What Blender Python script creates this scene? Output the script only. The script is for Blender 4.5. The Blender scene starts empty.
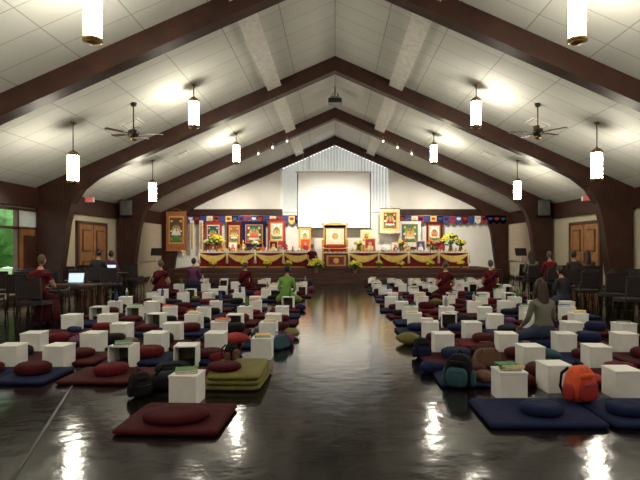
import bpy, bmesh, math, random
from mathutils import Vector, Matrix
R = random.Random(7)
sc = bpy.context.scene
col = sc.collection

# ---------------------------------------------------------------- materials
M = {}
def mat(name, c, rough=0.6, metal=0.0, emit=0.0, ec=None, var=0.12, scale=8.0, bump=0.0, spec=0.5, transl=0.0):
    m = bpy.data.materials.new(name); m.use_nodes = True
    nt = m.node_tree; b = nt.nodes['Principled BSDF']
    tc = nt.nodes.new('ShaderNodeTexCoord'); n = nt.nodes.new('ShaderNodeTexNoise')
    n.inputs['Scale'].default_value = scale; n.inputs['Detail'].default_value = 3
    nt.links.new(tc.outputs['Object'], n.inputs['Vector'])
    r = nt.nodes.new('ShaderNodeValToRGB')
    r.color_ramp.elements[0].position = 0.3; r.color_ramp.elements[1].position = 0.7
    r.color_ramp.elements[0].color = (*[x*(1-var) for x in c], 1)
    r.color_ramp.elements[1].color = (*[min(1, x*(1+var)) for x in c], 1)
    nt.links.new(n.outputs['Fac'], r.inputs['Fac'])
    nt.links.new(r.outputs['Color'], b.inputs['Base Color'])
    b.inputs['Roughness'].default_value = rough
    b.inputs['Metallic'].default_value = metal
    b.inputs['Specular IOR Level'].default_value = spec
    if emit:
        b.inputs['Emission Color'].default_value = (*(ec or c), 1)
        b.inputs['Emission Strength'].default_value = emit
    if bump:
        bp = nt.nodes.new('ShaderNodeBump'); bp.inputs['Strength'].default_value = bump
        bp.inputs['Distance'].default_value = 0.02
        nt.links.new(n.outputs['Fac'], bp.inputs['Height']); nt.links.new(bp.outputs['Normal'], b.inputs['Normal'])
    if transl:
        t = nt.nodes.new('ShaderNodeBsdfTranslucent'); nt.links.new(r.outputs['Color'], t.inputs['Color'])
        mx = nt.nodes.new('ShaderNodeMixShader'); mx.inputs[0].default_value = transl
        nt.links.new(b.outputs[0], mx.inputs[1]); nt.links.new(t.outputs[0], mx.inputs[2])
        nt.links.new(mx.outputs[0], nt.nodes['Material Output'].inputs['Surface'])
    M[name] = m
    return m

mat('beam_wood', (0.040,0.015,0.009), 0.5, scale=3, var=0.3, spec=0.3)
mat('trim_wood', (0.07,0.028,0.014), 0.5, scale=3, var=0.3)
mat('door_wood', (0.30,0.13,0.045), 0.45, scale=4, var=0.25)
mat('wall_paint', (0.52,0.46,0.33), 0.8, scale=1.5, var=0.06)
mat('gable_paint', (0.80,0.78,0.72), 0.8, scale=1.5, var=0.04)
mat('strip_paint', (0.76,0.75,0.69), 0.7)
mat('white_paint', (0.90,0.90,0.88), 0.55, var=0.04)
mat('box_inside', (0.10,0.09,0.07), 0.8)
mat('maroon', (0.060,0.005,0.008), 0.85, bump=0.3, scale=14, spec=0.2)
mat('maroon_light', (0.115,0.009,0.013), 0.85, bump=0.3, scale=14, spec=0.2)
mat('drape_maroon', (0.20,0.012,0.022), 0.75, scale=14, spec=0.3)
mat('navy', (0.009,0.015,0.058), 0.85, bump=0.3, scale=14, spec=0.2)
mat('black_cloth', (0.010,0.009,0.012), 0.85, bump=0.3, spec=0.2)
mat('teal_cloth', (0.02,0.08,0.10), 0.8, bump=0.3)
mat('olive_cloth', (0.17,0.15,0.035), 0.85, bump=0.3)
mat('black_plastic', (0.012,0.012,0.012), 0.4)
mat('chair_fabric', (0.022,0.014,0.016), 0.8)
mat('metal', (0.35,0.34,0.33), 0.3, metal=1.0)
mat('dark_metal', (0.03,0.025,0.02), 0.4, metal=0.6)
mat('brass', (0.30,0.19,0.07), 0.35, metal=1.0)
mat('lamp_glow', (1.0,0.93,0.78), 0.5, emit=50, ec=(1.0,0.92,0.75))
mat('spot_glow', (1,0.95,0.8), 0.5, emit=14, ec=(1,0.92,0.75))
mat('screen_cloth', (0.94,0.94,0.93), 0.9, var=0.01, scale=1)
mat('blind', (0.76,0.76,0.73), 0.8, transl=0.42, var=0.04)
mat('blind_beige', (0.42,0.34,0.25), 0.8, var=0.08)
mat('gold', (0.62,0.34,0.06), 0.5, var=0.2, scale=12)
mat('gold_metal', (0.8,0.5,0.12), 0.3, metal=0.9)
mat('blue', (0.025,0.055,0.22), 0.7)
mat('red', (0.36,0.020,0.02), 0.7)
mat('green', (0.06,0.22,0.05), 0.7)
mat('yellow', (0.78,0.54,0.14), 0.7)
mat('cream_cloth', (0.78,0.66,0.40), 0.7)
mat('white_cloth', (0.78,0.77,0.73), 0.8)
mat('orange', (0.75,0.10,0.02), 0.7)
mat('skin', (0.48,0.26,0.17), 0.55, var=0.05)
mat('lip', (0.35,0.10,0.09), 0.5)
mat('eye', (0.02,0.015,0.012), 0.3)
mat('hair_dark', (0.02,0.012,0.008), 0.5, bump=0.4, scale=30)
mat('hair_brown', (0.035,0.018,0.010), 0.5, bump=0.4, scale=30)
mat('hair_shaved', (0.10,0.065,0.05), 0.7)
mat('top_olive', (0.15,0.145,0.11), 0.8)
mat('top_green', (0.17,0.36,0.06), 0.8)
mat('top_black', (0.018,0.017,0.02), 0.8)
mat('top_purple', (0.13,0.03,0.10), 0.8)
mat('jeans', (0.03,0.045,0.09), 0.8)
mat('leaf', (0.04,0.16,0.03), 0.6)
mat('tree_leaf', (0.09,0.24,0.05), 0.7, var=0.5, scale=4, bump=1.0)
mat('bark', (0.06,0.04,0.02), 0.9)
mat('lawn', (0.09,0.2,0.04), 0.9)
mat('flower_yellow', (0.98,0.74,0.04), 0.6)
mat('flower_green', (0.78,0.80,0.08), 0.6)
mat('terracotta', (0.35,0.12,0.05), 0.7)
mat('laptop_screen', (0.5,0.7,0.9), 0.4, emit=0.7, ec=(0.6,0.8,1.0))
mat('exit_red', (0.8,0.03,0.02), 0.5, emit=0.6, ec=(1,0.05,0.03))
mat('sign_white', (0.75,0.75,0.72), 0.5)
mat('brown_bag', (0.12,0.055,0.025), 0.7)
mat('stage_wood', (0.06,0.022,0.014), 0.35)
mat('stage_carpet', (0.11,0.03,0.02), 0.9)

def ceiling_mat():
    m = bpy.data.materials.new('ceiling_panels'); m.use_nodes = True
    nt = m.node_tree; b = nt.nodes['Principled BSDF']
    tc = nt.nodes.new('ShaderNodeTexCoord')
    br = nt.nodes.new('ShaderNodeTexBrick'); br.offset = 0.0
    br.inputs['Color1'].default_value = (0.62,0.625,0.58,1)
    br.inputs['Color2'].default_value = (0.58,0.585,0.54,1)
    br.inputs['Mortar'].default_value = (0.34,0.34,0.30,1)
    br.inputs['Scale'].default_value = 1.0
    br.inputs['Mortar Size'].default_value = 0.010
    br.inputs['Brick Width'].default_value = 1.15
    br.inputs['Row Height'].default_value = 0.65
    nt.links.new(tc.outputs['Object'], br.inputs['Vector'])
    nt.links.new(br.outputs['Color'], b.inputs['Base Color'])
    b.inputs['Roughness'].default_value = 0.85
    M['ceiling'] = m
ceiling_mat()

def floor_mat():
    m = bpy.data.materials.new('polished_floor'); m.use_nodes = True
    nt = m.node_tree; b = nt.nodes['Principled BSDF']
    tc = nt.nodes.new('ShaderNodeTexCoord')
    br = nt.nodes.new('ShaderNodeTexBrick'); br.offset = 0.0
    br.inputs['Color1'].default_value = (0.016,0.012,0.012,1)
    br.inputs['Color2'].default_value = (0.011,0.009,0.009,1)
    br.inputs['Mortar'].default_value = (0.005,0.004,0.004,1)
    br.inputs['Scale'].default_value = 1.0
    br.inputs['Mortar Size'].default_value = 0.004
    br.inputs['Brick Width'].default_value = 0.6; br.inputs['Row Height'].default_value = 0.6
    nt.links.new(tc.outputs['Object'], br.inputs['Vector'])
    nt.links.new(br.outputs['Color'], b.inputs['Base Color'])
    n = nt.nodes.new('ShaderNodeTexNoise'); n.inputs['Scale'].default_value = 5.5; n.inputs['Detail'].default_value = 6
    nt.links.new(tc.outputs['Object'], n.inputs['Vector'])
    mr = nt.nodes.new('ShaderNodeMapRange'); mr.inputs['To Min'].default_value = 0.05; mr.inputs['To Max'].default_value = 0.19
    nt.links.new(n.outputs['Fac'], mr.inputs['Value']); nt.links.new(mr.outputs['Result'], b.inputs['Roughness'])
    bp = nt.nodes.new('ShaderNodeBump'); bp.inputs['Strength'].default_value = 0.18; bp.inputs['Distance'].default_value = 0.02
    nt.links.new(n.outputs['Fac'], bp.inputs['Height']); nt.links.new(bp.outputs['Normal'], b.inputs['Normal'])
    b.inputs['IOR'].default_value = 1.52
    b.inputs['Specular Tint'].default_value = (.90,.95,1,1)
    M['floor'] = m
floor_mat()

# ---------------------------------------------------------------- mesh builder
class MB:
    def __init__(s): s.v=[]; s.f=[]; s.m=[]; s.s=[]; s.mats=[]
    def mi(s, name):
        if name not in s.mats: s.mats.append(name)
        return s.mats.index(name)
    def add(s, vs, fs, m, smooth=False, X=None):
        o=len(s.v); k=s.mi(m)
        for p in vs:
            p=Vector(p); s.v.append(tuple(X@p) if X else tuple(p))
        for f in fs:
            s.f.append([i+o for i in f]); s.m.append(k); s.s.append(smooth)
    def box(s, c, d, m, bev=0.0, X=None, rz=0.0, rx=0.0, ry=0.0):
        T = Matrix.Translation(c) @ Matrix.Rotation(rz,4,'Z') @ Matrix.Rotation(rx,4,'X') @ Matrix.Rotation(ry,4,'Y')
        if X: T = X@T
        hx,hy,hz=[q/2 for q in d]
        if bev<=0:
            vs=[(sx*hx,sy*hy,sz*hz) for sz in(-1,1) for sy in(-1,1) for sx in(-1,1)]
            fs=[(0,2,3,1),(4,5,7,6),(0,1,5,4),(2,6,7,3),(0,4,6,2),(1,3,7,5)]
            s.add(vs,fs,m,False,T)
        else:
            bm=bmesh.new(); bmesh.ops.create_cube(bm,size=1)
            for v in bm.verts: v.co=Vector((v.co.x*d[0],v.co.y*d[1],v.co.z*d[2]))
            bmesh.ops.bevel(bm,geom=bm.edges[:],offset=bev,segments=2,profile=0.5,affect='EDGES')
            bm.verts.ensure_lookup_table()
            s.add([v.co[:] for v in bm.verts],[[v.index for v in f.verts] for f in bm.faces],m,False,T); bm.free()
    def lathe(s, prof, c, m, seg=16, X=None, smooth=True, sx=1, sy=1, pleat=0):
        vs=[];fs=[]
        for (r,z) in prof:
            for i in range(seg):
                a=2*math.pi*i/seg; rr=r*(1-(pleat if i%2 else 0))
                vs.append((c[0]+rr*math.cos(a)*sx,c[1]+rr*math.sin(a)*sy,c[2]+z))
        n=len(prof)
        for j in range(n-1):
            for i in range(seg):
                k=(i+1)%seg; fs.append((j*seg+i,j*seg+k,(j+1)*seg+k,(j+1)*seg+i))
        fs.append(tuple(range(seg-1,-1,-1))); fs.append(tuple(range((n-1)*seg,n*seg)))
        s.add(vs,fs,m,smooth,X)
    def cyl(s,c,r,h,m,seg=16,X=None,smooth=True): s.lathe([(r,0),(r,h)],c,m,seg,X,smooth)
    def tube(s, pts, rad, m, seg=8, X=None):
        pts=[Vector(p) for p in pts]
        if not isinstance(rad,(list,tuple)): rad=[rad]*len(pts)
        vs=[];fs=[]
        for i,p in enumerate(pts):
            d=(pts[min(i+1,len(pts)-1)]-pts[max(i-1,0)]).normalized()
            up=Vector((0,0,1)) if abs(d.z)<0.95 else Vector((1,0,0))
            a=d.cross(up).normalized(); b=d.cross(a).normalized()
            for k in range(seg):
                t=2*math.pi*k/seg; vs.append(p+(a*math.cos(t)+b*math.sin(t))*rad[i])
        for j in range(len(pts)-1):
            for k in range(seg):
                q=(k+1)%seg; fs.append((j*seg+k,j*seg+q,(j+1)*seg+q,(j+1)*seg+k))
        fs.append(tuple(range(seg-1,-1,-1))); n=len(pts); fs.append(tuple(range((n-1)*seg,n*seg)))
        s.add(vs,fs,m,True,X)
    def pillow(s, c, d, m, e1=1.0, e2=1.0, nu=24, nv=10, X=None, rz=0.0, fn=None):
        def sg(v,e): return math.copysign(abs(v)**e, v)
        T=Matrix.Translation(c)@Matrix.Rotation(rz,4,'Z')
        if X: T=X@T
        vs=[];fs=[]
        for j in range(nv+1):
            ph=-math.pi/2+math.pi*j/nv
            for i in range(nu):
                th=2*math.pi*i/nu
                x=sg(math.cos(ph),e1)*sg(math.cos(th),e2); y=sg(math.cos(ph),e1)*sg(math.sin(th),e2); z=sg(math.sin(ph),e1)
                p=Vector((x*d[0]/2,y*d[1]/2,z*d[2]/2))
                if fn: p=fn(p)
                vs.append(p)
        for j in range(nv):
            for i in range(nu):
                k=(i+1)%nu; fs.append((j*nu+i,j*nu+k,(j+1)*nu+k,(j+1)*nu+i))
        s.add(vs,fs,m,True,T)
    def disc(s,c,r,m,seg=24,rz=1.0,X=None):
        s.add([(c[0]+r*math.cos(2*math.pi*i/seg),c[1],c[2]+r*rz*math.sin(2*math.pi*i/seg)) for i in range(seg)],[tuple(range(seg))],m,False,X)
    def poly(s,pts,m,X=None): s.add(pts,[tuple(range(len(pts)))],m,False,X)
    def obj(s,name,loc=(0,0,0),rz=0.0,scale=1.0):
        me=bpy.data.meshes.new(name); me.from_pydata(s.v,[],s.f); 
        for n in s.mats: me.materials.append(M[n])
        me.polygons.foreach_set('material_index',s.m); me.polygons.foreach_set('use_smooth',s.s); me.update()
        o=bpy.data.objects.new(name,me); col.objects.link(o); o.location=loc; o.rotation_euler=(0,0,rz); o.scale=(scale,)*3
        return o
def inst(o,loc,rz=0.0,name=None):
    n=bpy.data.objects.new(name or o.name.split('.')[0],o.data); col.objects.link(n); n.location=loc; n.rotation_euler=(0,0,rz); return n

# ---------------------------------------------------------------- room shell
WX=8.6; YB=24.8; Y0=-7.5; RH=6.95; SL=0.44
zc=lambda x: RH-SL*abs(x)
b=MB(); b.box((0,(YB+Y0)/2,-0.05),(2*WX+0.4,YB-Y0+0.4,0.1),'floor'); b.obj('floor')
b=MB()
for sgn in(-1,1):
    b.add([(0,Y0,RH),(sgn*(WX+.1),Y0,zc(WX+.1)),(sgn*(WX+.1),YB+.2,zc(WX+.1)),(0,YB+.2,RH)],[(0,1,2,3)],'ceiling')
    b.add([(0,Y0,RH+.1),(sgn*(WX+.1),Y0,zc(WX+.1)+.1),(sgn*(WX+.1),YB+.2,zc(WX+.1)+.1),(0,YB+.2,RH+.1)],[(0,1,2,3)],'ceiling')
b.obj('ceiling')
b=MB(); wx=2.65; wz=3.3
def wallpiece(b,pts,y0,y1,m):
    n=len(pts); vs=[(x,y0,z) for x,z in pts]+[(x,y1,z) for x,z in pts]
    fs=[tuple(range(n)),tuple(range(2*n-1,n-1,-1))]+[(i,(i+1)%n,(i+1)%n+n,i+n) for i in range(n)]
    b.add(vs,fs,m)
for s_ in(-1,1):
    wallpiece(b,[(s_*WX,0),(s_*wx,0),(s_*wx,zc(wx)),(s_*WX,zc(WX))],YB,YB+.2,'gable_paint')
wallpiece(b,[(-wx,0),(wx,0),(wx,wz),(-wx,wz)],YB,YB+.2,'gable_paint')
b.obj('wall_altar')
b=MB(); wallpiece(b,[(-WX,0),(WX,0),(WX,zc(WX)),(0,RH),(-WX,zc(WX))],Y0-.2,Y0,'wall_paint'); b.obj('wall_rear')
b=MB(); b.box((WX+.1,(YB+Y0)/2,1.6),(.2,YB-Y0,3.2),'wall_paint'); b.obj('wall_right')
b=MB()
ya,yb_=11.4,14.45
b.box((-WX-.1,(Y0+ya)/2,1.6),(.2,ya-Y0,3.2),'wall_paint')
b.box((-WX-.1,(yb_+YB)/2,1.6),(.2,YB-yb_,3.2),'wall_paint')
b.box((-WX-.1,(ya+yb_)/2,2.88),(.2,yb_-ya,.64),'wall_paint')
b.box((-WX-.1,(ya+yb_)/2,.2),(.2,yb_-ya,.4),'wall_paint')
b.obj('wall_left')
b=MB(); t=.07
for y in(ya+.04,12.6,13.55,yb_-.04): b.box((-WX-.05,y,1.48),(.12,t,2.16),'trim_wood')
for z in(.43,2.02,2.53): b.box((-WX-.05,(ya+yb_)/2,z),(.12,yb_-ya,t),'trim_wood')
for i in range(9): b.box((-WX-.0,13.62+i*.085,2.28),(.02,.08,.44),'blind')
b.box((-WX+.0,14.0,1.22),(.05,.80,1.55),'door_wood')
b.box((-WX+.04,14.0,1.22),(.04,.5,1.2),'trim_wood')
b.obj('window_1')
b=MB(); b.box((-24,13,-.15),(30,50,.1),'lawn'); b.obj('lawn')
def blob(c,r,rr): 
    bm=bmesh.new(); bmesh.ops.create_icosphere(bm,subdivisions=3,radius=r)
    vs=[]
    for v in bm.verts: vs.append(Vector(c)+v.co*(1+rr.uniform(-.13,.13)))
    fs=[[v.index for v in f.verts] for f in bm.faces]; bm.free(); return vs,fs
for k,(x,y) in enumerate([(-14,15),(-17,20),(-15,23.5),(-20,26),(-13.5,19.5)]):
    b=MB(); b.tube([(0,0,-.1),(.1,0,1.2),(0,.1,2.6)],[.2,.16,.12],'bark')
    for i in range(5):
        vs,fs=blob((R.uniform(-1,1),R.uniform(-1,1),R.uniform(1.6,4)),R.uniform(1,1.4),R); b.add(vs,fs,'tree_leaf')
    b.obj('tree',(x,y,0))
b=MB()
for s_ in(-1,1):
    b.box((s_*(wx+.0),YB-.03,(wz+zc(wx))/2),(.1,.1,zc(wx)-wz),'white_paint')
for x in(-1.3,0,1.3): b.box((x,YB+.12,(wz+zc(x))/2),(.08,.08,zc(x)-wz),'white_paint')
b.box((0,YB-.03,wz),(2*wx+.1,.12,.1),'white_paint')
x=-wx+.07
while x<wx:
    z1=zc(x)-.42
    b.box((x,YB-.02,(wz+.06+z1)/2),(.155,.012,z1-wz-.06),'blind',rz=.45)
    x+=.15
b.obj('window_2')
for s_,nm in((-1,'window_blinds'),(1,'window_blinds')):
    b=MB(); y=21.7
    while y<24.4:
        b.box((s_*(WX-.08),y,1.75),(.012,.13,1.8),'blind_beige',rz=.5*s_); y+=.12
    b.box((s_*(WX-.06),23.05,2.68),(.1,2.8,.08),'trim_wood')
    b.obj(nm)
pairs=[((0,6.97),(0,6.53)),((3.2,6.97-3.2*SL),(3.2,6.53-3.2*SL)),((6.2,6.97-6.2*SL),(6.2,3.81)),((7.1,3.85),(6.85,3.48)),((7.9,3.50),(7.25,3.16)),((8.5,3.23),(7.52,2.74)),((8.5,2.2),(7.66,2.2)),((8.5,0),(7.95,0))]
def arch(y,w=.32):
    b=MB()
    for s_ in(-1,1):
        vs=[]
        for o,i in pairs:
            for yy in(-w/2,w/2): vs+= [(s_*o[0],yy,o[1]),(s_*i[0],yy,i[1])]
        fs=[]
        for k in range(len(pairs)-1):
            a=k*4;c=a+4
            fs+=[(a,a+1,c+1,c),(a+2,c+2,c+3,a+3),(a+1,a+3,c+3,c+1),(a,c,c+2,a+2)]
        e=(len(pairs)-1)*4; fs.append((e,e+1,e+3,e+2))
        b.add(vs,fs,'beam_wood')
        b.box((s_*8.22,0,.12),(.62,w+.03,.24),'dark_metal')
    return b.obj('arch_beam',(0,y,0))
for y in(-6.4,-1.2,4.0,9.2,14.4,19.65,24.6): arch(y,.32 if y<24 else .2)
for s_,n in((-1,'left'),(1,'right')):
    b=MB(); b.box((s_*(WX-.08),(Y0+YB)/2,2.89),(.16,YB-Y0,.56),'beam_wood'); b.obj('trim_eave_'+n)
    b=MB(); b.box((s_*(WX-.02),(Y0+YB)/2,.07),(.04,YB-Y0,.14),'trim_wood'); b.obj('baseboard_'+n)
    b=MB()
    a=math.atan(SL)*s_
    b.box((s_*1.76,(Y0+YB)/2,zc(1.76)-.06),(.42,YB-Y0,.20),'strip_paint',ry=a); b.obj('trim_ridge_'+n)
b=MB()
for s_ in(-1,1): b.box((s_*5.55,YB-.08,3.2),(5.9,.16,.34),'beam_wood')
b.obj('trim_altar')
def diffuser(x,y):
    b=MB(); s=1 if x>0 else -1
    X=Matrix.Rotation(math.atan(SL)*s,4,'Y')
    b.box((0,0,-.012),(.5,.5,.02),'strip_paint',X=X)
    for q in(.42,.28): 
        b.box((0,0,-.022-.006*(.5-q)),(q,q,.006),'brown_bag',X=X); b.box((0,0,-.027-.006*(.5-q)),(q-.03,q-.03,.006),'strip_paint',X=X)
    b.obj('ceiling_vent',(x,y,zc(x)-.004))
for x,y in((-5.2,17.0),(5.2,17.0),(-5.2,12.8),(5.2,12.8)): diffuser(x,y)
def door(s_,y,name):
    b=MB(); x=s_*(WX-.055)
    for yy in(y-1.02,y+1.02): b.box((x,yy,1.15),(.1,.1,2.3),'trim_wood')
    b.box((x,y,2.33),(.1,2.14,.1),'trim_wood')
    for yy in(-.49,.49):
        b.box((x,y+yy,1.14),(.06,.94,2.26),'door_wood')
        b.box((x-s_*.04,y+yy,1.72),(.02,.56,.75),'trim_wood'); b.box((x-s_*.04,y+yy,.62),(.02,.56,.8),'trim_wood')
        b.box((x-s_*.055,y+yy,1.72),(.02,.48,.67),'door_wood'); b.box((x-s_*.055,y+yy,.62),(.02,.48,.72),'door_wood')
        b.tube([(x-s_*.09,y+yy*.25,.95),(x-s_*.09,y+yy*.25,1.25)],.018,'brass')
    b.obj(name)
door(-1,17.6,'door_1'); door(1,17.1,'door_2')
def exit_sign(s_,y,z):
    e=bpy.data.objects.new('exit_sign',None); col.objects.link(e); e.location=(s_*(WX-.3),y,z)
    b=MB(); b.box((0,0,0),(.30,.07,.17),'sign_white',bev=.01); b.tube([(0,0,.08),(0,0,.2)],.012,'metal'); o=b.obj('housing'); o.parent=e
    cu=bpy.data.curves.new('exit_text','FONT'); cu.body='EXIT'; cu.size=.135; cu.align_x='CENTER'; cu.align_y='CENTER'; cu.extrude=.004
    t=bpy.data.objects.new('lettering',cu); col.objects.link(t); cu.materials.append(M['exit_red'])
    t.parent=e; t.location=(0,-.042,0); t.rotation_euler=(math.pi/2,0,0)
exit_sign(-1,16.9,3.1); exit_sign(1,16.5,3.1)
b=MB(); b.box((0,0,.003),(.02,3.0,.006),'dark_metal'); b.obj('floor_expansion_strip',(-2.35,4.0,0),rz=math.atan(.35))

# ---------------------------------------------------------------- pendants, fans, projector
def pendant(x,y,zcen):
    b=MB(); top=zc(x)-zcen
    b.cyl((0,0,-.29),.115,.58,'lamp_glow',20)
    for z in(-.33,.29): b.lathe([(.13,0),(.135,.02),(.13,.05)],(0,0,z),'brass',20)
    b.lathe([(.13,.33),(.09,.38),(.03,.41),(.015,.44)],(0,0,0),'brass',20)
    b.lathe([(.02,-.37),(.08,-.35),(.12,-.33)],(0,0,0),'brass',20)
    for k in range(4):
        a=k*math.pi/2+.4; b.tube([(.122*math.cos(a),.122*math.sin(a),-.3),(.122*math.cos(a),.122*math.sin(a),.3)],.006,'brass',6)
    b.tube([(0,0,.42),(0,0,top)],.012,'dark_metal',8)
    b.lathe([(.07,0),(.05,-.04)],(0,0,top+.0),'brass',12)
    return b.obj('pendant_lamp',(x,y,zcen))
for y in(-3.4,1.8,7.05,12.1,17.3):
    for s_ in(-1,1): pendant(s_*3.42,y,4.72)
for y in(1.0,6.2,11.35,16.3):
    for s_ in(-1,1): pendant(s_*5.95,y,3.34 if s_>0 else 3.28)
def fan(x,y,z,r):
    b=MB(); top=zc(x)-z
    b.tube([(0,0,.05),(0,0,top)],.015,'dark_metal'); b.lathe([(.08,0),(.05,-.08)],(0,0,top),'dark_metal',12)
    b.lathe([(.04,.10),(.11,.08),(.13,0),(.10,-.06),(.05,-.09)],(0,0,0),'dark_metal',18)
    b.lathe([(.0,-.17),(.07,-.15),(.08,-.09)],(0,0,0),'brass',14)
    for k in range(5):
        X=Matrix.Rotation(k*2*math.pi/5+r,4,'Z')
        b.box((.2,0,.0),(.2,.05,.012),'dark_metal',X=X)
        b.add([(.26,-.05,.01),(.64,-.075,.015),(.67,0,.02),(.64,.075,.03),(.26,.05,.02),(.26,-.05,0),(.64,-.075,.005),(.67,0,.01),(.64,.075,.02),(.26,.05,.01)],
              [(0,1,2,3,4),(9,8,7,6,5),(0,5,6,1),(1,6,7,2),(2,7,8,3),(3,8,9,4),(4,9,5,0)],'trim_wood',False,X)
    b.obj('ceiling_fan',(x,y,z))
fan(-4.72,11.7,4.15,.2); fan(4.75,11.7,4.18,.5)
b=MB(); b.tube([(0,0,.05),(0,0,.50)],.03,'metal'); b.box((0,0,0),(.46,.40,.16),'black_plastic',bev=.02)
b.lathe([(.05,0),(.045,.04)],(0,0,0),'metal',14,X=Matrix.Translation((.08,.2,0))@Matrix.Rotation(-math.pi/2,4,'X')); b.box((0,0,.12),(.24,.24,.08),'metal')
for s_ in(-1,1): b.tube([(s_*.2,0,.08),(s_*.06,0,.3)],.012,'dark_metal')
b.obj('projector',(0,17.0,6.45))
def spot(x,y,z,tx):
    b=MB(); T=Matrix.Rotation(math.radians(-60),4,'X')
    b.lathe([(.045,-.10),(.055,-.02),(.06,.10)],(0,0,0),'sign_white',14,X=T)
    b.lathe([(.0,.101),(.05,.103)],(0,0,0),'spot_glow',14,X=T)
    b.pillow((0,-.085,-.02),(.05,.05,.05),'spot_glow',nu=12,nv=8)
    b.tube([(0,0,0),(0,0,.18)],.012,'metal')
    b.obj('stage_spotlight',(x,y,z))
    l=bpy.data.lights.new('spot_lamp','SPOT'); l.energy=680; l.color=(1,.93,.80); l.spot_size=math.radians(58); l.spot_blend=.8; l.shadow_soft_size=.08
    o=bpy.data.objects.new('spot_beam',l); col.objects.link(o); o.location=(x,y+.2,z-.12)
    d=Vector((tx,24.2,2.4))-o.location; o.rotation_euler=d.to_track_quat('-Z','Y').to_euler()
for x in(1.85,2.4,2.95):
    for s_ in(-1,1): spot(s_*x,19.3,zc(x)-.55,s_*(x-1.85)*5.2+s_*.6)
for s_ in(-1,1):
    b=MB(); b.box((0,0,0),(.46,.32,.62),'black_plastic',bev=.03)
    for z,r in((-.1,.15),(.17,.08)):
        X=Matrix.Translation((0,-.165,z))@Matrix.Rotation(math.pi/2,4,'X')
        b.lathe([(r,0),(r*.9,.01),(r*.3,-.03),(.0,-.02)],(0,0,0),'black_plastic',18,X=X)
        b.lathe([(r*1.05,0),(r*1.05,.012),(r*.95,.012)],(0,0,0),'dark_metal',18,X=X)
    b.tube([(0,.15,0),(0,.3,0)],.03,'metal'); b.obj('wall_speaker',(s_*8.02,19.2,3.0),rz=-s_*.3)

# ---------------------------------------------------------------- projection screen
b=MB()
b.box((0,0,-1.34),(3.5,.02,2.68),'screen_cloth'); 
for s_ in(-1,1): b.box((s_*1.76,-.005,-1.34),(.05,.03,2.68),'black_plastic')
b.box((0,-.005,-2.7),(3.57,.04,.06),'black_plastic'); b.box((0,0,.03),(3.7,.12,.10),'sign_white',bev=.02)
for s_ in(-1,1): b.tube([(s_*1.5,0,.06),(s_*1.5,0,1.0)],.008,'metal')
b.obj('projection_screen',(-.05,24.2,5.10))

# ---------------------------------------------------------------- stage
b=MB()
b.box((0,22.94,.275),(14.2,3.66,.55),'stage_wood',bev=.01); b.box((0,22.95,.552),(14.0,3.5,.01),'stage_carpet')
b.box((0,20.9,.19),(13.4,.42,.38),'stage_wood',bev=.01); b.box((0,20.5,.1),(12.8,.42,.2),'stage_wood',bev=.01)
b.obj('stage')
ST=.557
b=MB()
cols=['blue','red','blue','maroon_light','blue','white_cloth','red','blue','yellow','navy']
b.box((-4.9,24.52,2.93),(5.9,.02,.2),'blue'); b.box((5.3,24.52,2.93),(6.2,.02,.2),'blue')
for (x0,x1) in((-7.85,-1.9),(2.2,8.1)):
    x=x0;k=0
    while x<x1:
        b.poly([(x,24.5,3.03),(x+.3,24.5,3.03),(x+.3,24.5,2.72),(x+.15,24.5,2.60),(x,24.5,2.72)],cols[k%10])
        b.poly([(x+.05,24.49,2.95),(x+.25,24.49,2.95),(x+.25,24.49,2.85),(x+.15,24.49,2.8),(x+.05,24.49,2.85)],cols[(k+3)%10]); x+=.31;k+=1
    b.tube([(x0,24.5,3.04),(x1,24.5,3.04)],.02,'brass')
b.obj('prayer_flag_valance')

def thangka(x,z0,z1,w,border,inner,fig='red',y=24.4,bgc='blue'):
    b=MB(); h=z1-z0
    b.box((0,0,h/2),(w,.012,h),border)
    b.box((0,-.008,h*.53),(w*.74,.008,h*.70),'gold')
    b.box((0,-.014,h*.53),(w*.68,.008,h*.66),inner)
    b.box((0,-.020,h*.53),(w*.62,.008,h*.61),bgc)
    zc_=h*.52; r=w*.22
    b.poly([(-w*.3,-.0245,h*.25),(w*.3,-.0245,h*.25),(w*.3,-.0245,h*.36),(w*.1,-.0245,h*.42),(-w*.12,-.0245,h*.38),(-w*.3,-.0245,h*.43)],'green')
    b.disc((0,-.026,zc_),r,'gold',rz=1.25); b.disc((0,-.027,zc_+r*.85),r*.5,'green')
    b.poly([(-r*.95,-.028,zc_-r*.75),(r*.95,-.028,zc_-r*.75),(r*.75,-.028,zc_-r*.35),(r*.45,-.028,zc_+r*.2),(r*.25,-.028,zc_+r*.5),(-r*.25,-.028,zc_+r*.5),(-r*.45,-.028,zc_+r*.2),(-r*.75,-.028,zc_-r*.35)],fig)
    b.disc((0,-.029,zc_+r*.8),r*.26,'skin'); b.poly([(-r*.1,-.03,zc_+.5*r),(r*.18,-.03,zc_+.5*r),(r*.4,-.03,zc_-.2*r),(-.15*r,-.03,zc_-.2*r)],'skin')
    for k in range(5): b.disc(((k-2)*r*.42,-.03,zc_-r*.88),r*.22,'white_cloth',seg=10)
    for k in(-1,1):
        b.disc((k*w*.22,-.03,h*.75),w*.055,'yellow',seg=10); b.disc((k*w*.23,-.03,h*.30),w*.06,'orange',seg=10); b.disc((k*w*.24,-.03,h*.5),w*.05,'white_cloth',seg=10)
    b.tube([(-w*.54,0,0),(w*.54,0,0)],.025,'gold_metal'); b.tube([(-w*.52,0,h),(w*.52,0,h)],.02,'trim_wood')
    b.tube([(-w*.3,0,h),(0,.0,h+.12),(w*.3,0,h)],.008,'gold')
    return b.obj('thangka_painting',(x,y,z0))
thangka(-7.75,1.3,3.25,1.0,'terracotta','gold','white_cloth',bgc='brown_bag')
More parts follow.
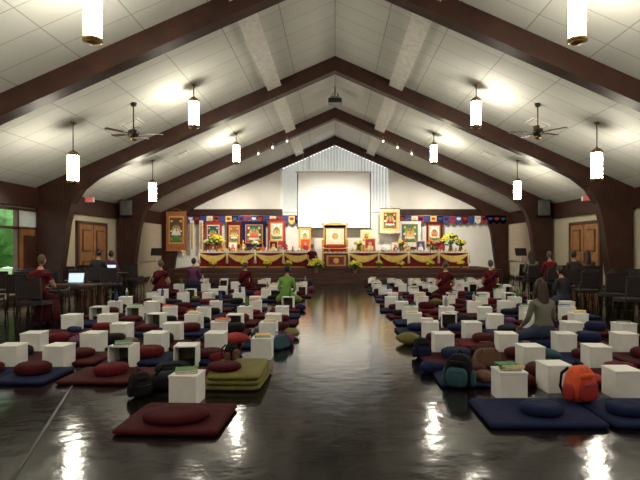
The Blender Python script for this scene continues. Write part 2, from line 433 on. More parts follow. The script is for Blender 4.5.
thangka(-5.95,1.4,2.75,.85,'red','white_cloth','orange',bgc='teal_cloth')
thangka(-4.92,1.4,2.72,.72,'maroon_light','gold','yellow',bgc='terracotta')
thangka(-3.95,1.45,2.75,1.15,'navy','red','orange',bgc='teal_cloth')
thangka(-2.85,1.55,2.85,.85,'red','gold','yellow',bgc='white_cloth')
thangka(2.65,2.15,3.35,.95,'cream_cloth','yellow','red',y=24.1,bgc='brown_bag')
thangka(3.65,1.5,2.78,1.1,'white_cloth','blue','yellow',bgc='green')
thangka(4.85,1.5,2.72,.78,'maroon_light','red','orange',bgc='white_cloth')
thangka(-1.45,1.5,2.45,.6,'gold','yellow','gold',y=24.0,bgc='white_cloth')
thangka(1.5,1.6,2.35,.55,'cream_cloth','white_cloth','red',y=24.0,bgc='yellow')
o=thangka(0,1.3,2.4,.75,'maroon','red','gold',bgc='teal_cloth'); o.location=(-WX+.08,20.6,1.1); o.rotation_euler=(0,0,math.pi/2)
b=MB()
for x in (-7.0,-6.55): b.box((x,24.45,2.05),(.2,.02,1.5),'white_cloth'); b.box((x,24.43,2.05),(.1,.02,1.3),'gold')
b.obj('silk_banner')

def altar_table(x0,x1,y,z,dep=.7,name='altar_table'):
    b=MB(); w=x1-x0; h=z-ST
    b.box((w/2,dep/2,h-.03),(w,dep,.06),'white_cloth')
    n=int(w*20); vs=[];fs=[]
    for i in range(n+1):
        x=w*i/n; yy=-.02+.02*math.sin(i*1.3)
        vs+=[(x,yy,.01),(x,yy*.3,h-.02)]
    for i in range(n): fs.append((i*2,i*2+2,i*2+3,i*2+1))
    b.add(vs,fs,'drape_maroon',True)
    for x in(0,w): b.add([(x,0,.01),(x,dep,.01),(x,dep,h-.02),(x,0,h-.02)],[(0,1,2,3)],'drape_maroon')
    k=max(3,int(w/1.25)); sw=w/k
    for j in range(k):
        top=[(j*sw+sw*t/12,-.05,h-.05-.12*math.sin(math.pi*t/12)) for t in range(13)]
        low=[(j*sw+sw*t/12,-.06-.03*math.sin(math.pi*t/12),h-.10-.36*math.sin(math.pi*t/12)) for t in range(13)]
        b.add(top+low,[(t,t+13,t+14,t+1) for t in range(12)],'yellow',True)
        b.tube([(p[0],p[1]-.01,p[2]) for p in low],.018,'gold',6)
    for j in range(k+1):
        b.lathe([(.0,0),(.07,.03),(.05,.3),(.03,.5)],(j*sw,-.08,h-.52),'cream_cloth',8)
    b.box((w/2,-.04,h-.02),(w+.04,.05,.09),'white_cloth'); b.box((w/2,-.068,h-.055),(w+.04,.01,.03),'red')
    b.box((w/2,-.045,.05),(w,.02,.06),'gold')
    return b.obj(name,(x0,y,ST))
altar_table(-6.05,-1.05,22.3,1.28); altar_table(.62,5.95,22.3,1.28)

def ring_bowl(b,x,y,z,r=.06,m='gold_metal'):
    b.lathe([(r*.5,0),(r*.45,.01),(r*.8,.03),(r,.07),(r*.9,.07),(r*.3,.03)],(x,y,z),m,12)
def statue(b,x,y,z,s,robe='gold_metal'):
    b.pillow((x,y,z+.06*s),(.30*s,.24*s,.12*s),'red',nu=14,nv=6)
    b.pillow((x,y,z+.16*s),(.34*s,.24*s,.14*s),robe,nu=14,nv=6)
    b.lathe([(.10*s,0),(.085*s,.1*s),(.115*s,.2*s),(.04*s,.27*s)],(x,y,z+.16*s),robe,12)
    b.pillow((x,y,z+.50*s),(.12*s,.13*s,.16*s),robe,nu=12,nv=8); b.pillow((x,y,z+.59*s),(.06*s,.06*s,.08*s),'blue',nu=8,nv=6)
    for k in(-1,1): b.tube([(x+k*.10*s,y,z+.37*s),(x+k*.15*s,y-.02*s,z+.26*s),(x+k*.04*s,y-.1*s,z+.2*s)],[.03*s,.028*s,.02*s],robe,8)
def frame_pic(b,x,y,z,w,h,c1,c2):
    X=Matrix.Translation((x,y,z))@Matrix.Rotation(-.12,4,'X')
    b.box((0,0,h/2),(w,.03,h),'gold',X=X); b.box((0,-.018,h/2),(w*.84,.01,h*.86),c1,X=X); b.disc((0,-.026,h*.6),w*.17,'skin',seg=14,X=X)
    b.poly([(-w*.3,-.025,h*.12),(w*.3,-.025,h*.12),(w*.22,-.025,h*.42),(0,-.025,h*.5),(-w*.22,-.025,h*.42)],c2,X=X)
b=MB()
x=-5.85
while x<5.9:
    if not(-1.1<x<.7):
        ring_bowl(b,x,22.40,1.30,.06,'gold_metal' if R.random()<.6 else 'white_cloth'); 
        if R.random()<.6: b.cyl((x+.05,22.52,1.30),.03,R.uniform(.1,.24),R.choice(['red','white_cloth','yellow','white_cloth']),10)
    x+=.15
b.obj('offering_bowls')
b=MB()
for x,s,c in((-5.1,.75,'gold_metal'),(-4.2,.9,'gold_metal'),(-2.3,.9,'red'),(1.2,.8,'gold_metal'),(2.2,.6,'white_cloth'),(3.3,.7,'gold_metal'),(4.9,.8,'red'),(-3.3,.6,'orange')): statue(b,x,22.82,1.285,s,c)
b.obj('altar_statues')
for i,(x,w,h,c1,c2) in enumerate([(-1.35,.45,.6,'orange','red'),(1.6,.5,.62,'red','yellow'),(3.9,.42,.5,'blue','white_cloth'),(-2.8,.4,.5,'maroon_light','yellow'),(2.75,.42,.45,'white_cloth','red'),(-4.65,.4,.45,'white_cloth','orange')]):
    b=MB(); frame_pic(b,0,0,0,w,h,c1,c2); b.obj('framed_picture',(x,22.72,1.285))
def flowers(name,x,y,z,r,c,c2=None,vase=True,n=40,hs=1.0):
    b=MB(); hv=.28*hs if vase else .2*hs
    b.lathe([(.07*hs,0),(.10*hs,.08*hs),(.06*hs,.2*hs),(.09*hs,hv)],(0,0,0),'brass' if vase else 'terracotta',14)
    for i in range(n):
        a=R.uniform(0,6.28); e=R.uniform(.0,1.5); rr=r*R.uniform(.75,1)
        p=Vector((rr*math.cos(a)*math.cos(e),rr*math.sin(a)*math.cos(e),hv+r*.45+rr*math.sin(e)*.8))
        if i%2==0: b.tube([(0,0,hv-.03),(p.x*.5,p.y*.5,hv+(p.z-hv)*.6),p],.006,'leaf',5)
        if i%6==2: b.pillow(p*1.02,(.12,.12,.05),'leaf',nu=6,nv=4)
        else: b.pillow(p,(.12,.12,.09),c if (i%2 or not c2) else c2,nu=8,nv=5)
    for i in range(10):
        a=R.uniform(0,6.28); q=R.uniform(.3,.7)*r
        b.pillow((q*math.cos(a),q*math.sin(a),hv+R.uniform(.02,r*.5)),(.14,.14,.07),'leaf',nu=6,nv=4,rz=a)
    b.obj(name,(x,y,z))
flowers('flower_vase',-5.35,22.5,1.285,.38,'flower_yellow','flower_green',n=75)
flowers('flower_vase',5.2,22.5,1.285,.42,'flower_yellow','flower_green',n=80)
flowers('flower_vase',5.7,22.7,1.285,.2,'flower_yellow')
flowers('flower_vase',-5.8,22.7,1.285,.2,'white_cloth','flower_yellow')
flowers('flower_vase',1.05,22.5,1.285,.16,'flower_yellow','white_cloth')
flowers('flower_vase',3.0,22.5,1.285,.16,'flower_yellow','orange')
flowers('flower_vase',4.35,22.5,1.285,.18,'orange','white_cloth')
flowers('flower_vase',-3.6,22.5,1.285,.15,'white_cloth','flower_yellow')
flowers('potted_chrysanthemum',-.78,20.92,.38,.34,'flower_yellow','flower_green',False,n=80)
flowers('potted_chrysanthemum',.85,20.92,.38,.28,'flower_yellow','flower_green',False,n=60)
for x in(-5.2,-3.9,-2.9,-2.0,1.9,2.8,4.1,5.4): flowers('potted_chrysanthemum',x,21.42,.56,.16,'flower_yellow',None,False,n=24,hs=.7)
b=MB()
b.box((0,0,.45),(1.15,.9,.9),'gold',bev=.02)
b.box((0,-.46,.68),(1.0,.02,.36),'drape_maroon'); b.box((0,-.46,.25),(1.0,.02,.36),'red')
for k in range(5): b.disc((-.4+k*.2,-.475,.68),.075,'yellow',seg=12); 
for k in range(4): b.disc((-.3+k*.2,-.475,.25),.07,'blue',seg=12)
b.pillow((0,0,.98),(1.05,.85,.18),'red',e1=.5,e2=.3)
b.box((0,.42,1.45),(1.1,.08,1.05),'gold',bev=.02); b.box((0,.37,1.42),(.94,.02,.85),'trim_wood'); b.box((0,.355,1.42),(.84,.02,.75),'cream_cloth')
b.lathe([(.5,-.04),(.5,.04)],(0,0,0),'gold',24,X=Matrix.Translation((0,.42,1.9))@Matrix.Rotation(math.pi/2,4,'X'),sy=.35)
b.disc((0,.34,1.45),.25,'white_cloth'); b.disc((0,.335,1.45),.15,'gold')
for s_ in(-1,1): b.box((s_*.55,0,1.1),(.08,.8,.35),'gold',bev=.02); b.lathe([(.04,0),(.06,.05),(.02,.12)],(s_*.55,.42,1.95),'gold_metal',10)
b.obj('teaching_throne',(.0,22.75,ST))
b=MB(); b.box((0,0,.34),(1.0,.5,.68),'trim_wood',bev=.02); b.box((0,-.26,.36),(.84,.02,.46),'gold'); b.box((0,-.275,.36),(.66,.02,.34),'red'); b.disc((0,-.29,.36),.12,'yellow')
for s_ in(-1,1): b.disc((s_*.23,-.29,.36),.07,'blue')
b.box((0,0,.69),(1.08,.56,.03),'white_cloth'); b.lathe([(.05,0),(.03,.04),(.03,.12),(.07,.17)],(-.3,0,.7),'gold_metal',12); b.box((.1,0,.74),(.3,.2,.06),'orange'); 
b.obj('carved_altar_desk',(.05,21.55,ST))
b=MB()
for a in(0,2.1,4.2): b.tube([(.45*math.cos(a),.45*math.sin(a),.015),(0,0,.7)],.015,'sign_white',8)
b.tube([(0,0,.6),(0,0,1.25)],.014,'sign_white'); b.box((0,-.03,1.3),(.45,.02,.32),'black_plastic',rx=-.35); b.box((0,-.1,1.16),(.45,.07,.015),'black_plastic')
o=b.obj('music_stand',(-7.35,20.6,0)); inst(o,(7.5,20.2,0))

# ---------------------------------------------------------------- seats
BS=.275
def g_box(b,x,y,rz=0,open_=False,h=.285):
    X=Matrix.Translation((x,y,0))@Matrix.Rotation(rz,4,'Z'); w=BS
    if open_:
        t=.015
        b.box((0,0,h-t/2),(w,w,t),'white_paint',X=X); b.box((0,0,t/2),(w,w,t),'white_paint',X=X)
        for s_ in(-1,1): b.box((s_*(w/2-t/2),0,h/2),(t,w,h-2*t),'white_paint',X=X)
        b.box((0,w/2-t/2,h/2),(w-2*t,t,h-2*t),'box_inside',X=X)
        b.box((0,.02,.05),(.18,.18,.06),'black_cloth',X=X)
    else:
        b.box((0,0,(h-.02)/2),(w-.01,w-.01,h-.02),'white_paint',bev=.004,X=X); b.box((0,0,h-.011),(w,w,.022),'white_paint',bev=.004,X=X)
def g_mat(b,x,y,c,rz=0,w=.84,l=.7,h=.05):
    b.pillow((x,y,h/2),(w,l,h),c,e1=.4,e2=.12,nu=36,nv=8,rz=rz)
def g_zafu(b,x,y,c,z=.045,r=.185,h=.12,sx=1.15,rz=0):
    X=Matrix.Translation((x,y,z))@Matrix.Rotation(rz,4,'Z')
    b.lathe([(.02,.0),(r*.85,0),(r*.98,h*.25),(r,h*.5),(r*.97,h*.75),(r*.8,h*.96),(r*.4,h*1.0),(.03,h*.96)],(0,0,0),c,28,X=X,sx=sx,pleat=.025)
def g_book(b,x,y,z,rz,c,w=.2,l=.15,h=.03):
    X=Matrix.Translation((x,y,z))@Matrix.Rotation(rz,4,'Z')
    b.box((0,0,h/2),(w*.97,l*.95,h*.8),'white_cloth',X=X); b.box((0,0,h*.95),(w,l,h*.12),c,X=X); b.box((0,0,h*.06),(w,l,h*.12),c,X=X); b.box((-w/2,0,h/2),(h*.12,l,h),c,X=X)
def g_pile(b,x,y,c,s=1,rz=0):
    ph=R.uniform(0,6)
    def fn(p):
        a=math.atan2(p.y,p.x); k=1+.14*math.sin(3*a+ph)+.08*math.sin(7*a+ph*2); return Vector((p.x*k,p.y*k,p.z*(1+.25*math.sin(18*p.x+ph)*math.cos(15*p.y))))
    b.pillow((x,y,.09*s),(.38*s,.28*s,.16*s),c,e1=.8,e2=.8,nu=28,nv=12,rz=rz,fn=fn)
zc_cols=['maroon','maroon','maroon_light','navy','black_cloth','maroon','black_cloth']
def seat_single(x,y,mc,zcl,opn=False,mat_=True,zaf=True,books=None,bx=True,w=.84):
    rz=R.uniform(-.1,.1)
    if bx: b=MB(); g_box(b,0,0,0,opn); b.obj('white_box_table',(x,y,0),rz)
    if mat_: b=MB(); g_mat(b,0,0,mc,w=w); b.obj('floor_mat',(x,y-.51,0),rz*.3)
    if zaf: b=MB(); g_zafu(b,0,0,zcl,z=0,r=R.uniform(.165,.2),h=R.uniform(.09,.13)); b.obj('meditation_cushion',(x+R.uniform(-.07,.07),y-.50,.047),R.random())
    if books:
        b=MB()
        for i,c in enumerate(books): g_book(b,R.uniform(-.02,.02),R.uniform(-.02,.02),i*.02,R.uniform(-.4,.4),c,h=.02)
        b.obj('book_stack',(x,y,.286))
b=MB(); g_mat(b,0,0,'maroon',w=.86,l=.74,h=.055); b.obj('floor_mat',(-1.34,4.30,0),-.04)
b=MB(); g_zafu(b,0,0,'maroon',z=0,r=.21,h=.08,sx=1.35); b.obj('meditation_cushion',(-1.34,4.22,.05))
seat_single(-1.43,4.84,'','',mat_=False,zaf=False,books=['orange','green'])
for x,mc,zz,op,bk in((-4.05,'navy','maroon',0,None),(-3.45,'navy','maroon',0,None),(-2.64,'maroon','maroon_light',1,['teal_cloth','green']),(-1.85,'maroon','black_cloth',1,None)):
    seat_single(x,6.25,mc,zz,op,books=bk,w=.8 if x>-3.4 else .6)
for x,mc,zz in((-5.1,'navy','maroon'),(-4.3,'maroon','black_cloth'),(-3.45,'maroon','maroon'),(-2.55,'navy','maroon_light'),(-1.7,'navy','maroon')):
    seat_single(x,7.15,mc,zz,False)
b=MB()
for i,h in enumerate((0,.055,.11)): b.pillow((0,0,.03+h),(.62-.02*i,.86,.065),'olive_cloth',e1=.5,e2=.2,nu=32,nv=8,rz=.03*i)
b.obj('folded_green_mat',(-1.07,5.6,0),-.05)
b=MB(); g_zafu(b,0,0,'maroon',z=0,r=.16,h=.075); b.obj('meditation_cushion',(-1.2,5.42,.172))
seat_single(-.98,6.75,'','',mat_=False,zaf=False,books=['green','yellow'])
b=MB(); g_mat(b,0,0,'navy',w=1.0,l=.74,h=.055); o=b.obj('floor_mat',(1.77,4.45,0)); inst(o,(2.79,4.45,0),.0); inst(o,(3.81,4.45,0),0)
b=MB(); g_zafu(b,0,0,'navy',z=0,r=.16,h=.09); o=b.obj('meditation_cushion',(1.80,4.36,.05)); inst(o,(2.56,4.36,.05))
seat_single(1.73,4.97,'','',mat_=False,zaf=False,books=['green','yellow','green'])
seat_single(2.88,5.02,'','',mat_=False,zaf=False); seat_single(2.3,5.25,'','',mat_=False,zaf=False)
for x,mc,zz in((2.42,'maroon','maroon'),(3.24,'maroon','maroon_light'),(4.1,'maroon','maroon')): seat_single(x,6.2,mc,zz,False,w=.8)
for x,mc,zz in((1.53,'maroon','navy'),(2.43,'maroon','maroon'),(3.25,'navy','maroon'),(4.1,'maroon','maroon'),(4.95,'navy','black_cloth')): seat_single(x,7.1,mc,zz,False,bx=True,w=.8)
seat_single(1.55,6.15,'navy','maroon',False,bx=False,mat_=True)
b=MB(); g_zafu(b,0,0,'maroon',z=0,r=.16,h=.11); b.obj('meditation_cushion',(2.0,5.45,0)) 

def backpack(name,loc,rz,c1,c2,s=1.0):
    b=MB()
    def fn(p): 
        k=1-.25*max(0,p.z/.22)**2; return Vector((p.x*k+.05*p.z*math.sin(p.z*9),p.y*(1-.3*max(0,p.z/.22)),p.z))
    b.pillow((0,0,.21),(.34,.24,.42),c1,e1=.55,e2=.5,fn=fn); b.pillow((0,-.11,.15),(.26,.12,.24),c2,e1=.55,e2=.45)
    b.pillow((0,-.10,.32),(.22,.06,.06),c1,e1=.6,e2=.5,nu=14,nv=6)
    for s_ in(-1,1): b.tube([(s_*.08,.09,.38),(s_*.10,.17,.30),(s_*.12,.17,.15),(s_*.13,.10,.05)],.018,'black_cloth',8); b.pillow((s_*.17,0,.13),(.07,.15,.2),c2,e1=.6,e2=.6,nu=14,nv=8)
    b.tube([(-.04,.05,.40),(0,.06,.46),(.04,.05,.40)],.012,'black_cloth',8); b.tube([(-.11,-.165,.22),(.11,-.165,.22)],.006,'black_plastic',6)
    b.obj(name,loc,rz,s)
backpack('red_backpack',(2.30,4.70,.05),.4,'orange','red',.8)
backpack('black_backpack',(1.33,5.35,0),-.5,'black_cloth','teal_cloth',.85)
backpack('black_backpack',(-1.95,5.0,0),.8,'black_cloth','black_cloth',.6)
backpack('black_backpack',(-1.22,5.85,.17),1.3,'black_cloth','brown_bag',.5)
backpack('black_backpack',(1.17,6.75,0),.3,'black_cloth','navy',.65)
def tote(loc,rz,c,s=1):
    b=MB()
    def fn(p): k=1-.15*(p.z/.14); return Vector((p.x*k,p.y*(k if p.z<0 else k*.7),p.z))
    b.pillow((0,0,.14),(.42,.2,.28),c,e1=.6,e2=.5,fn=fn)
    for yy in(-.05,.05): b.tube([(-.12,yy,.22),(-.08,yy,.36),(.08,yy,.36),(.12,yy,.22)],.01,c,8)
    b.obj('tote_bag',loc,rz,s)
tote((1.9,6.25,.0),.2,'brown_bag',.85); tote((-.80,7.35,0),.9,'teal_cloth',.7)
b=MB(); b.pillow((0,0,.09),(.5,.28,.18),'black_cloth',e1=.7,e2=.6); b.tube([(-.15,-.05,.16),(-.08,-.1,.27),(.08,-.1,.27),(.15,-.05,.16)],.014,'black_cloth'); b.tube([(.2,0,.12),(.32,-.1,.03),(.4,-.25,.015)],.014,'black_cloth'); b.obj('duffel_bag',(-1.76,5.3,0),.5)
for x,y,c,s in((1.62,5.5,'brown_bag',.8),(1.15,7.7,'olive_cloth',1),(1.15,5.95,'navy',.8),(2.8,5.45,'red',.7),(-1.5,6.45,'maroon_light',.8),(-.72,8.3,'olive_cloth',.8),(2.0,6.75,'black_cloth',.9),(2.85,6.65,'teal_cloth',.8)):
    b=MB(); g_pile(b,0,0,c,s); b.obj('crumpled_shawl',(x,y,0),R.random()*3)

bb,bm_,bz,bk=MB(),MB(),MB(),MB()
SIT=[('m',4.65,14.9),('m',3.1,14.0),('m',-5.2,14.9),('p',5.6,12.2),('p',-4.9,17.3),('w',3.15,7.55),('w',-1.25,12.9),('m',-2.9,16.2)]
rows=[8.1,9.15,10.2,11.25,12.3,13.35,14.4,15.45,16.5,17.5,18.5,19.4]
for ri,y in enumerate(rows):
    for s_ in(-1,1):
        x=.95+.012*(y-8) if s_<0 else 1.38
        lim=5.0 if y<11 else (5.6 if s_<0 else 5.4)
        x+=R.uniform(0,.18)
        while x<lim:
            X=s_*x; yy=y+R.uniform(-.10,.10)
            near=any(abs(X-px)<.68 and -.5<yy-py<1.05 for _,px,py in SIT)
            if not near:
                if R.random()<.93:
                    g_box(bb,X+R.uniform(-.06,.06),yy,R.uniform(-.2,.2),R.random()<.12)
                    q=R.random()
                    if q<.45:
                        g_book(bk,X,yy,.286,R.uniform(-.6,.6),R.choice(['red','green','yellow','orange','blue','white_cloth','brown_bag','black_cloth']),w=.2,l=.16,h=R.uniform(.02,.06))
                    elif q<.58: bk.lathe([(.03,0),(.035,.02),(.035,.13),(.015,.17),(.015,.2)],(X+.05,yy,.286),R.choice(['blue','metal','green']),10)
                g_mat(bm_,X,yy-.49,R.choice(['maroon','maroon','navy','maroon_light','navy']),R.uniform(-.06,.06),w=.70,l=.64)
                if R.random()<.85: g_zafu(bz,X+R.uniform(-.09,.09),yy-.46,R.choice(zc_cols),rz=R.random(),r=R.uniform(.15,.2),h=R.uniform(.08,.15))
                if R.random()<.22: g_pile(bz,X+R.uniform(.25,.38),yy-.42,R.choice(['teal_cloth','brown_bag','olive_cloth','red','top_purple','black_cloth','black_cloth','navy']),R.uniform(.7,1.0),R.random()*3)
            x+=R.uniform(.70,.84)
bb.obj('white_box_tables'); bm_.obj('floor_mats'); bz.obj('meditation_cushions'); bk.obj('books_and_bottles')

# ---------------------------------------------------------------- chairs
b=MB()
b.box((0,0,.45),(.46,.44,.07),'chair_fabric',bev=.02); 
b.box((0,-.23,.72),(.44,.05,.38),'chair_fabric',bev=.02,rx=.12)
for s_ in(-1,1):
    b.tube([(s_*.22,-.27,.01),(s_*.22,-.2,.43),(s_*.22,-.26,.92)],.014,'dark_metal'); b.tube([(s_*.22,.24,.01),(s_*.22,.18,.43)],.014,'dark_metal')
    b.tube([(s_*.22,-.2,.42),(s_*.22,.18,.42)],.012,'dark_metal')
b.tube([(-.22,-.26,.92),(.22,-.26,.92)],.014,'dark_metal'); b.tube([(-.22,.21,.2),(.22,.21,.2)],.009,'dark_metal')
ch=b.obj('stacking_chair',(-7.3,10.5,0),.05)
cp=[(-7.9,11.9),(-7.25,11.9),(-6.6,11.8),(-7.9,13.0),(-7.25,13.0),(-6.55,13.0),(-7.9,14.9),(-6.2,13.9),(-7.9,16.0),(-7.2,16.0),(-6.5,16.0),(-5.67,9.45),(-6.6,10.6),(-7.6,17.2),(-6.9,17.2),
    (6.0,12.0),(6.7,12.0),(7.35,12.0),(6.0,13.1),(6.65,13.1),(7.3,13.1),(6.3,14.6),(7.0,14.6),(7.75,15.3),(6.2,15.7),(6.9,15.7),(6.3,16.8),(7.0,16.8),(6.1,11.0),(6.75,11.0),(7.9,12.0),(7.9,13.2),(5.9,10.0),(6.6,10.0)]
for x,y in cp: inst(ch,(x,y,0),R.uniform(-.15,.15))
def laptop_table(x,y,rz,sz=.7):
    b=MB(); b.box((0,0,.71),(1.0,.5,.03),'trim_wood',bev=.005)
    for sx in(-1,1):
        for sy in(-1,1): b.tube([(sx*.44,sy*.2,.005),(sx*.44,sy*.2,.7)],.015,'dark_metal')
    b.obj('folding_table',(x,y,0),rz)
    b=MB(); b.box((0,0,.01),(.34,.24,.018),'metal',bev=.004); b.box((0,.13,.125),(.34,.012,.22),'metal',rx=-.2); b.box((0,.122,.125),(.31,.006,.19),'laptop_screen',rx=-.2)
    for i in range(4): b.box((0,-.07+i*.04,.021),(.28,.03,.004),'black_plastic')
    b.obj('laptop',(x+.0,y-.02,.727),rz)
laptop_table(-5.45,10.42,0); laptop_table(-6.9,15.25,0)

# ---------------------------------------------------------------- people
def skinmesh(verts,edges,rads,sub=2,root=0):
    me=bpy.data.meshes.new('tmp'); me.from_pydata(verts,edges,[]); o=bpy.data.objects.new('tmp',me); col.objects.link(o)
    sk=o.modifiers.new('s','SKIN'); sk.use_smooth_shade=True
    for i,r in enumerate(rads):
        d=me.skin_vertices[0].data[i]; d.radius=(r,r) if not isinstance(r,tuple) else r; d.use_root=(i==root)
    ss=o.modifiers.new('u','SUBSURF'); ss.levels=sub; ss.render_levels=sub
    dg=bpy.context.evaluated_depsgraph_get(); dg.update()
    ev=o.evaluated_get(dg); m2=bpy.data.meshes.new_from_object(ev)
    vs=[v.co.copy() for v in m2.vertices]; fs=[tuple(p.vertices) for p in m2.polygons]
    bpy.data.objects.remove(o); bpy.data.meshes.remove(m2)
    return vs,fs
def add_head(b,c,hair,style,yaw=0,pitch=0):
    X=Matrix.Translation(c)@Matrix.Rotation(yaw,4,'Z')@Matrix.Rotation(pitch,4,'X')
    def fn(p):
        q=p.copy()
        if q.z<0: k=1-.30*min(1,(-q.z/.118))**1.3; q.x*=k; q.y=q.y*k+.012*(-q.z/.118)
        if q.y>.06: q.y=.06+(q.y-.06)*.8
        return q
    b.pillow((0,0,0),(.152,.195,.236),'skin',nu=20,nv=14,X=X,fn=fn)
    b.pillow((0,.098,-.018),(.026,.04,.05),'skin',nu=10,nv=6,X=X)
    b.pillow((0,.086,-.058),(.046,.018,.016),'lip',nu=10,nv=6,X=X)
    for s_ in(-1,1):
        b.pillow((s_*.031,.083,.004),(.026,.016,.013),'eye',nu=10,nv=6,X=X)
        b.pillow((s_*.031,.088,.024),(.036,.012,.007),'hair_dark',nu=8,nv=4,X=X)
        b.pillow((s_*.077,-.005,-.008),(.018,.036,.06),'skin',nu=10,nv=6,X=X)
    t=1.03 if style=='shaved' else 1.13
    vs=[];fs=[];nu,nv=24,14
    for j in range(nv+1):
        ph=-math.pi/2+math.pi*j/nv
        for i in range(nu):
            th=2*math.pi*i/nu; p=Vector((.076*t*math.cos(ph)*math.cos(th),.0975*t*math.cos(ph)*math.sin(th),.118*t*math.sin(ph)))
            vs.append(fn(p)+Vector((0,-.004,.003)))
    for j in range(nv):
        for i in range(nu):
            f=(j*nu+i,j*nu+(i+1)%nu,(j+1)*nu+(i+1)%nu,(j+1)*nu+i)
            cc=sum((vs[q] for q in f),Vector())/4
            lim=.055 if cc.y>.03 else (-.01 if cc.y>-.02 else (-.07 if cc.y>-.07 else -.08))
            if cc.z>lim: fs.append(f)
    b.add(vs,fs,hair,True,X)
    if style=='long':
        def f2(p): 
            k=1-.25*(p.z/.2); return Vector((p.x*k,p.y-.02*(p.z/.2)**2,p.z))
        b.pillow((0,-.075,-.12),(.185,.10,.42),hair,e1=.8,e2=.9,nu=20,nv=12,X=X,fn=f2)
        for s_ in(-1,1): b.tube([(s_*.07,-.02,.06),(s_*.088,-.02,-.05),(s_*.08,-.04,-.2)],[.03,.032,.015],hair,8,X=X)
    if style=='bun': b.pillow((0,-.12,.04),(.08,.07,.08),hair,nu=12,nv=8,X=X)
def add_hand(b,w,d,side,m='skin'):
    d=Vector(d).normalized(); up=Vector((0,0,1)); lat=d.cross(up).normalized(); nrm=lat.cross(d).normalized(); w=Vector(w)
    Xm=Matrix((lat,d,nrm)).transposed().to_4x4(); Xm.translation=w
    b.pillow((0,.045,0),(.08,.10,.03),m,e1=.8,e2=.6,nu=14,nv=8,X=Xm)
    for k,L in enumerate((.062,.075,.08,.07)):
        x=(-.03+k*.02)*(1 if side>0 else -1)*-1
        b.tube([(x,.08,0),(x,.08+L*.45,-.004),(x,.08+L*.75,-.018),(x,.08+L*.92,-.035)],[.0095,.009,.008,.006],m,7,X=Xm)
    s=-1 if side>0 else 1
    b.tube([(s*.03,.02,-.003),(s*.052,.045,-.01),(s*.056,.072,-.018),(s*.05,.09,-.024)],[.013,.011,.010,.007],m,7,X=Xm)
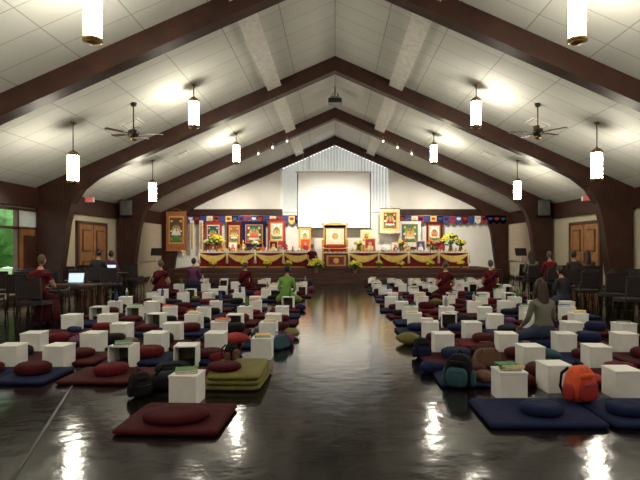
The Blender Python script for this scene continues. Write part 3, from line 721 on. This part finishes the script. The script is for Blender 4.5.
def person(name,loc,rz,pose='floor',top='maroon_light',legs='maroon',hair='hair_shaved',style='shaved',lean=0.0,bare=False,yaw=0,scale=1.0,robe=False,arms='lap',cushion=None):
    base=.20 if pose=='floor' else .52
    zz=lambda z: z+base
    P=[];E=[];Rr=[];L=[]
    def v(p,r,l,par=None):
        P.append(Vector(p));Rr.append(r);L.append(l)
        if par is not None:E.append((par,len(P)-1))
        return len(P)-1
    ln=lambda h:(h*lean)
    pel=v((0,0,zz(.10)),.155,'legs')
    bel=v((0,ln(.15)+.01,zz(.25)),.135,'top',pel)
    che=v((0,ln(.32),zz(.42)),.145,'top',bel)
    up_=v((0,ln(.42),zz(.53)),.105,'top',che)
    nk=v((0,ln(.5)+.005,zz(.62)),.05,'skin',up_)
    hd=v((0,ln(.58)+.02,zz(.70)),.045,'skin',nk)
    sk='skin' if bare else 'top'
    hands=[]
    for s_ in(-1,1):
        sh=v((s_*.165,ln(.40),zz(.52)),.065,'top',up_)
        el_p=(s_*.235,ln(.2)+.06,zz(.25))
        if arms=='desk': el_p=(s_*.22,ln(.2)+.14,zz(.27)); wr_p=(s_*.11,ln(.2)+.36,zz(.235))
        elif arms=='knee': wr_p=(s_*.24,.30,zz(.10))
        else: wr_p=(s_*.09,.24,zz(.11))
        el=v(el_p,.047,sk,sh); 
        mid=v((Vector(el_p)+Vector(wr_p))/2,.042,sk,el); wr=v(wr_p,.027,'skin',mid)
        hands.append((wr_p,(Vector(wr_p)-Vector(el_p)),s_))
    if pose=='floor':
        for s_ in(-1,1):
            hp=v((s_*.11,.03,zz(.045)),.115,'legs',pel); md=v((s_*.24,.20,zz(-.02)),.095,'legs',hp)
            kn=v((s_*.34,.36,.115),.075,'legs',md); mm=v((s_*.18,.40+.02*s_,.10),.06,'legs',kn)
            an=v((-s_*.02,.38+.09*s_,.085),.042,'legs',mm); v((-s_*.10,.37+.11*s_,.075),.035,'skin',an)
    else:
        for s_ in(-1,1):
            hp=v((s_*.10,.04,zz(.05)),.11,'legs',pel); md=v((s_*.115,.24,zz(.03)),.09,'legs',hp)
            kn=v((s_*.12,.44,zz(.01)),.072,'legs',md); mm=v((s_*.12,.46,.32),.06,'legs',kn)
            an=v((s_*.12,.45,.09),.04,'legs',mm); v((s_*.13,.60,.045),.035,'black',an)
    vs,fs=skinmesh(P,E,Rr)
    b=MB()
    lab={'legs':legs,'top':top,'skin':'skin','black':'black_cloth'}
    groups={}
    for f in fs:
        c=sum((vs[i] for i in f),Vector())/len(f)
        best=None;bd=9
        for (i,j) in E:
            a,bb_=P[i],P[j]; ab=bb_-a; t=max(0,min(1,(c-a).dot(ab)/ab.length_squared)); q=a+ab*t; dd=(c-q).length-(Rr[i]*(1-t)+Rr[j]*t)*.7
            if dd<bd: bd=dd; best=L[j] if t>.45 else L[i]
        groups.setdefault(lab[best],[]).append(f)
    off=len(b.v); first=True
    for m,fl in groups.items():
        k=b.mi(m)
        if first: b.v+= [tuple(p) for p in vs]; first=False
        for f in fl: b.f.append([i+off for i in f]); b.m.append(k); b.s.append(True)
    for wp,d,s_ in hands: add_hand(b,wp,d,s_)
    hc=(0,ln(.66)+.03,zz(.80)); add_head(b,hc,hair,style,yaw,-.1)
    if robe:
        b.tube([(.20,ln(.4)+.02,zz(.50)),(.10,ln(.4)-.10,zz(.52)),(-.06,-.15+ln(.3),zz(.38)),(-.19,-.06,zz(.22))],[.05,.07,.08,.06],'maroon',10)
        b.tube([(-.19,-.02,zz(.2)),(-.08,.13,zz(.28)),(.09,.12+ln(.4),zz(.46)),(.19,ln(.4),zz(.54))],[.05,.05,.055,.05],'maroon',10)
        if pose=='floor': b.pillow((0,.18,.13),(.78,.70,.16),'maroon',e1=.8,e2=.8)
        else: b.lathe([(.26,0),(.24,.2),(.2,.44)],(0,.32,.06),'maroon',20,sx=1,sy=1.1)
    if cushion: g_zafu(b,0,-.02,cushion,z=0,r=.2,h=.14)
    return b.obj(name,loc,rz,scale)
def floor_sitter(name,x,y,rz=0,**k):
    return person(name,(x,y,0),rz,'floor',cushion=R.choice(['maroon','navy']),**k)
floor_sitter('seated_woman',3.13,7.5,.15,top='top_olive',legs='jeans',hair='hair_brown',style='long',arms='knee',scale=.9,lean=.1)
floor_sitter('seated_woman',-1.25,12.9,-.1,top='top_green',legs='top_green',hair='hair_dark',style='bun',lean=.1,scale=.92)
floor_sitter('seated_monk',4.65,14.9,.1,robe=True,bare=True)
floor_sitter('seated_monk',3.1,14.0,-.1,robe=True,bare=True)
floor_sitter('seated_monk',-5.2,14.9,0,robe=True,bare=True)
floor_sitter('seated_person',5.6,12.2,.3,top='top_black',legs='jeans',hair='hair_dark',style='short',lean=.2,scale=.92)
floor_sitter('seated_person',-4.9,17.3,0,top='top_purple',legs='jeans',hair='hair_brown',style='short')
floor_sitter('seated_monk',-2.9,16.2,0,robe=True,scale=.9)
person('seated_monk',(-5.67,9.55,0),0,'chair',robe=True,bare=True,arms='desk',lean=.12,scale=.94)
person('seated_person',(-6.9,14.5,0),.1,'chair',top='top_black',legs='top_black',hair='hair_dark',style='short',arms='desk',lean=.15); inst(ch,(-6.9,14.45,0),0)
for x,y,t,h,s in((6.3,14.65,'maroon_light','hair_shaved','shaved'),(7.0,14.65,'top_black','hair_dark','short'),(7.75,15.35,'brown_bag','hair_brown','long'),(6.2,15.75,'top_olive','hair_brown','long'),(-7.2,16.05,'top_purple','hair_brown','short')):
    person('seated_person',(x,y,0),R.uniform(-.1,.1),'chair',top=t,legs='top_black',hair=h,style=s,scale=.96)
person('seated_monk',(-1.0,21.85,ST),math.pi+.3,'floor',robe=True,bare=True,hair='hair_shaved',scale=.95)

# ---------------------------------------------------------------- light & camera
w=bpy.data.worlds.new('World'); sc.world=w; w.use_nodes=True
w.node_tree.nodes['Background'].inputs[0].default_value=(.94,.97,1,1); w.node_tree.nodes['Background'].inputs[1].default_value=1.7
cam=bpy.data.cameras.new('camera'); co=bpy.data.objects.new('camera',cam); col.objects.link(co); sc.camera=co
co.location=(0,0,1.5); co.rotation_euler=(math.pi/2,0,0); cam.sensor_width=36; cam.lens=28.1
cam.shift_x=-15/640; cam.shift_y=7/640; cam.clip_end=200
sc.view_settings.view_transform='Standard'; sc.view_settings.look='None'; sc.view_settings.exposure=.45
